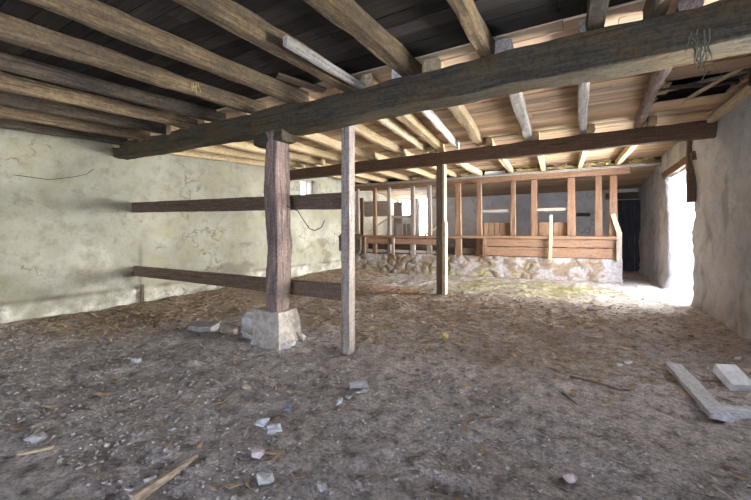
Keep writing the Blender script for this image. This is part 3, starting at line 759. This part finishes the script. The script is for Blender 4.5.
twig([(480, 310), (495, 309), (510, 307)], .014, 'dark stick lying before the manger')

# loose litter nobody could count
def litter(name, n, mat, size, weight, label, cat, seed, kind):
    rr = random.Random(seed); bm = bmesh.new(); k = 0
    while k < n:
        y = .9+rr.random()**1.3*9.4; x = rr.uniform(XL+.2, XR-.12)
        if x*FW.x+y*FW.y < .9: continue
        if rr.random() > weight(x, y): continue
        k += 1; z = floor_h(x, y)
        s = rr.uniform(*size); rz = rr.uniform(0, 2*pi)
        mw = Matrix.Translation((x, y, z+s*.12)) @ Matrix.Rotation(rz, 4, 'Z') @ Matrix.Rotation(rr.uniform(-.5, .5), 4, 'X') @ Matrix.Rotation(rr.uniform(-.4, .4), 4, 'Y')
        if kind == 'leaf':
            w = s*rr.uniform(.3, .6); up = s*rr.uniform(.05, .3); th = .004
            pts = [(-s, 0, up), (0, -w, 0), (s, 0, up*.6), (0, w, up*.5)]
            a = [bm.verts.new(mw @ Vector(q)) for q in pts]; b = [bm.verts.new(mw @ (Vector(q)+Vector((0, 0, th)))) for q in pts]
            bm.faces.new(a[::-1]); bm.faces.new(b)
            for j in range(4): bm.faces.new((a[j], a[(j+1) % 4], b[(j+1) % 4], b[j]))
        elif kind == 'straw':
            w = .002+s*.02; pts = [(-s, -w, 0), (-s, w, 0), (-s, 0, w*1.5)]; pt2 = [(s, -w, s*.1), (s, w, s*.1), (s, 0, s*.1+w*1.5)]
            a = [bm.verts.new(mw @ Vector(q)) for q in pts]; b = [bm.verts.new(mw @ Vector(q)) for q in pt2]
            for j in range(3): bm.faces.new((a[j], a[(j+1) % 3], b[(j+1) % 3], b[j]))
            bm.faces.new(a[::-1]); bm.faces.new(b)
        else:
            r = bmesh.ops.create_icosphere(bm, subdivisions=1, radius=s)
            for v in r['verts']:
                v.co = mw @ Vector((v.co.x*rr.uniform(.7, 1.3), v.co.y*rr.uniform(.7, 1.2), v.co.z*rr.uniform(.4, .8)))
    bmesh.ops.recalc_face_normals(bm, faces=bm.faces)
    o = mesh_obj(name, bm, mat); return tag(o, label, cat, None, 'stuff')
wl = lambda x, y: min(1, .04+sm(-4.6, -6.0, x)*sm(1.6, 2.6, y)+sm(3.2, 4.6, y)*sm(8.3, 7.0, y)*sm(1.6, 0, x)*.55)
litter('dry_leaves', 5200, 'leaf', (.02, .06), wl, 'brown dry leaves and dung crumbs littering the dirt floor', 'litter', 5, 'leaf')
litter('straw_bits', 1500, 'straw_dull', (.015, .05), lambda x, y: min(1, .12+.8*wl(x, y)), 'scattered straw bits over the dirt floor', 'litter', 6, 'straw')
litter('dirt_clods', 8500, 'clod', (.004, .016), lambda x, y: .9 if y < 4 else (.5 if y < 6 else .2), 'small clods of earth strewn over the dirt floor', 'litter', 8, 'clod')

# ------------------------------------------------------------------ daylight
w = bpy.data.worlds.new('world'); S.world = w; w.use_nodes = True
t = w.node_tree; bg = t.nodes['Background']
tc = t.nodes.new('ShaderNodeTexCoord'); sx = nd(t, 'ShaderNodeSeparateXYZ', {0: tc.outputs['Generated']})
dt = nd(t, 'ShaderNodeVectorMath', {0: tc.outputs['Generated'], 1: (.8, .6, 0)}, operation='DOT_PRODUCT')   # the bright side of the sky
fac = nd(t, 'ShaderNodeMapRange', {0: dt.outputs['Value'], 1: -.15, 2: .98}, interpolation_type='SMOOTHSTEP')
el = nd(t, 'ShaderNodeMapRange', {0: sx.outputs['Z'], 1: .07, 2: .42, 3: 1.0, 4: .13}, interpolation_type='SMOOTHSTEP')
sunny = mix(t, 1.0, (15.5, 15.6, 15.7), el.outputs[0], 'MULTIPLY')
skyc = mix(t, fac.outputs[0], (1.25, 1.42, 1.85), sunny)
t.links.new(skyc, bg.inputs[0]); bg.inputs[1].default_value = 7.0
def portal(name, loc, rot, sx_, sy_):
    l = bpy.data.lights.new(name, 'AREA'); l.shape = 'RECTANGLE'; l.size = sx_; l.size_y = sy_; l.cycles.is_portal = True
    o = bpy.data.objects.new(name, l); C.objects.link(o); o.location = loc; o.rotation_euler = rot
portal('daylight_doorway', (XR+.52, 9.8, 1.35), (pi/2, 0, pi/2), 2.3, 2.8)
portal('daylight_added_opening', (XR+.47, 3.8, 1.55), (pi/2, 0, pi/2), 1.1, 1.2)  # guides daylight through the unseen opening added in the right wall
portal('daylight_front_opening', (XL+7.2, YF-.47, 1.15), (pi/2, 0, pi), 3.3, 2.4)
portal('daylight_window', (XL-.47, 8.82, 2.72), (pi/2, 0, -pi/2), .8, .7)
portal('daylight_window', (XL+.45, YB+.47, 2.53), (pi/2, 0, 0), .8, .95)
portal('daylight_window', (XL+1.38, YB+.47, 1.97), (pi/2, 0, 0), .7, 2.1)

vs = S.view_settings; vs.view_transform = 'Standard'; vs.look = 'None'; vs.gamma = 1; vs.use_curve_mapping = False
vs.exposure = 0.2
S.cycles.use_denoising = True
S.cycles.max_bounces = 10; S.cycles.diffuse_bounces = 6
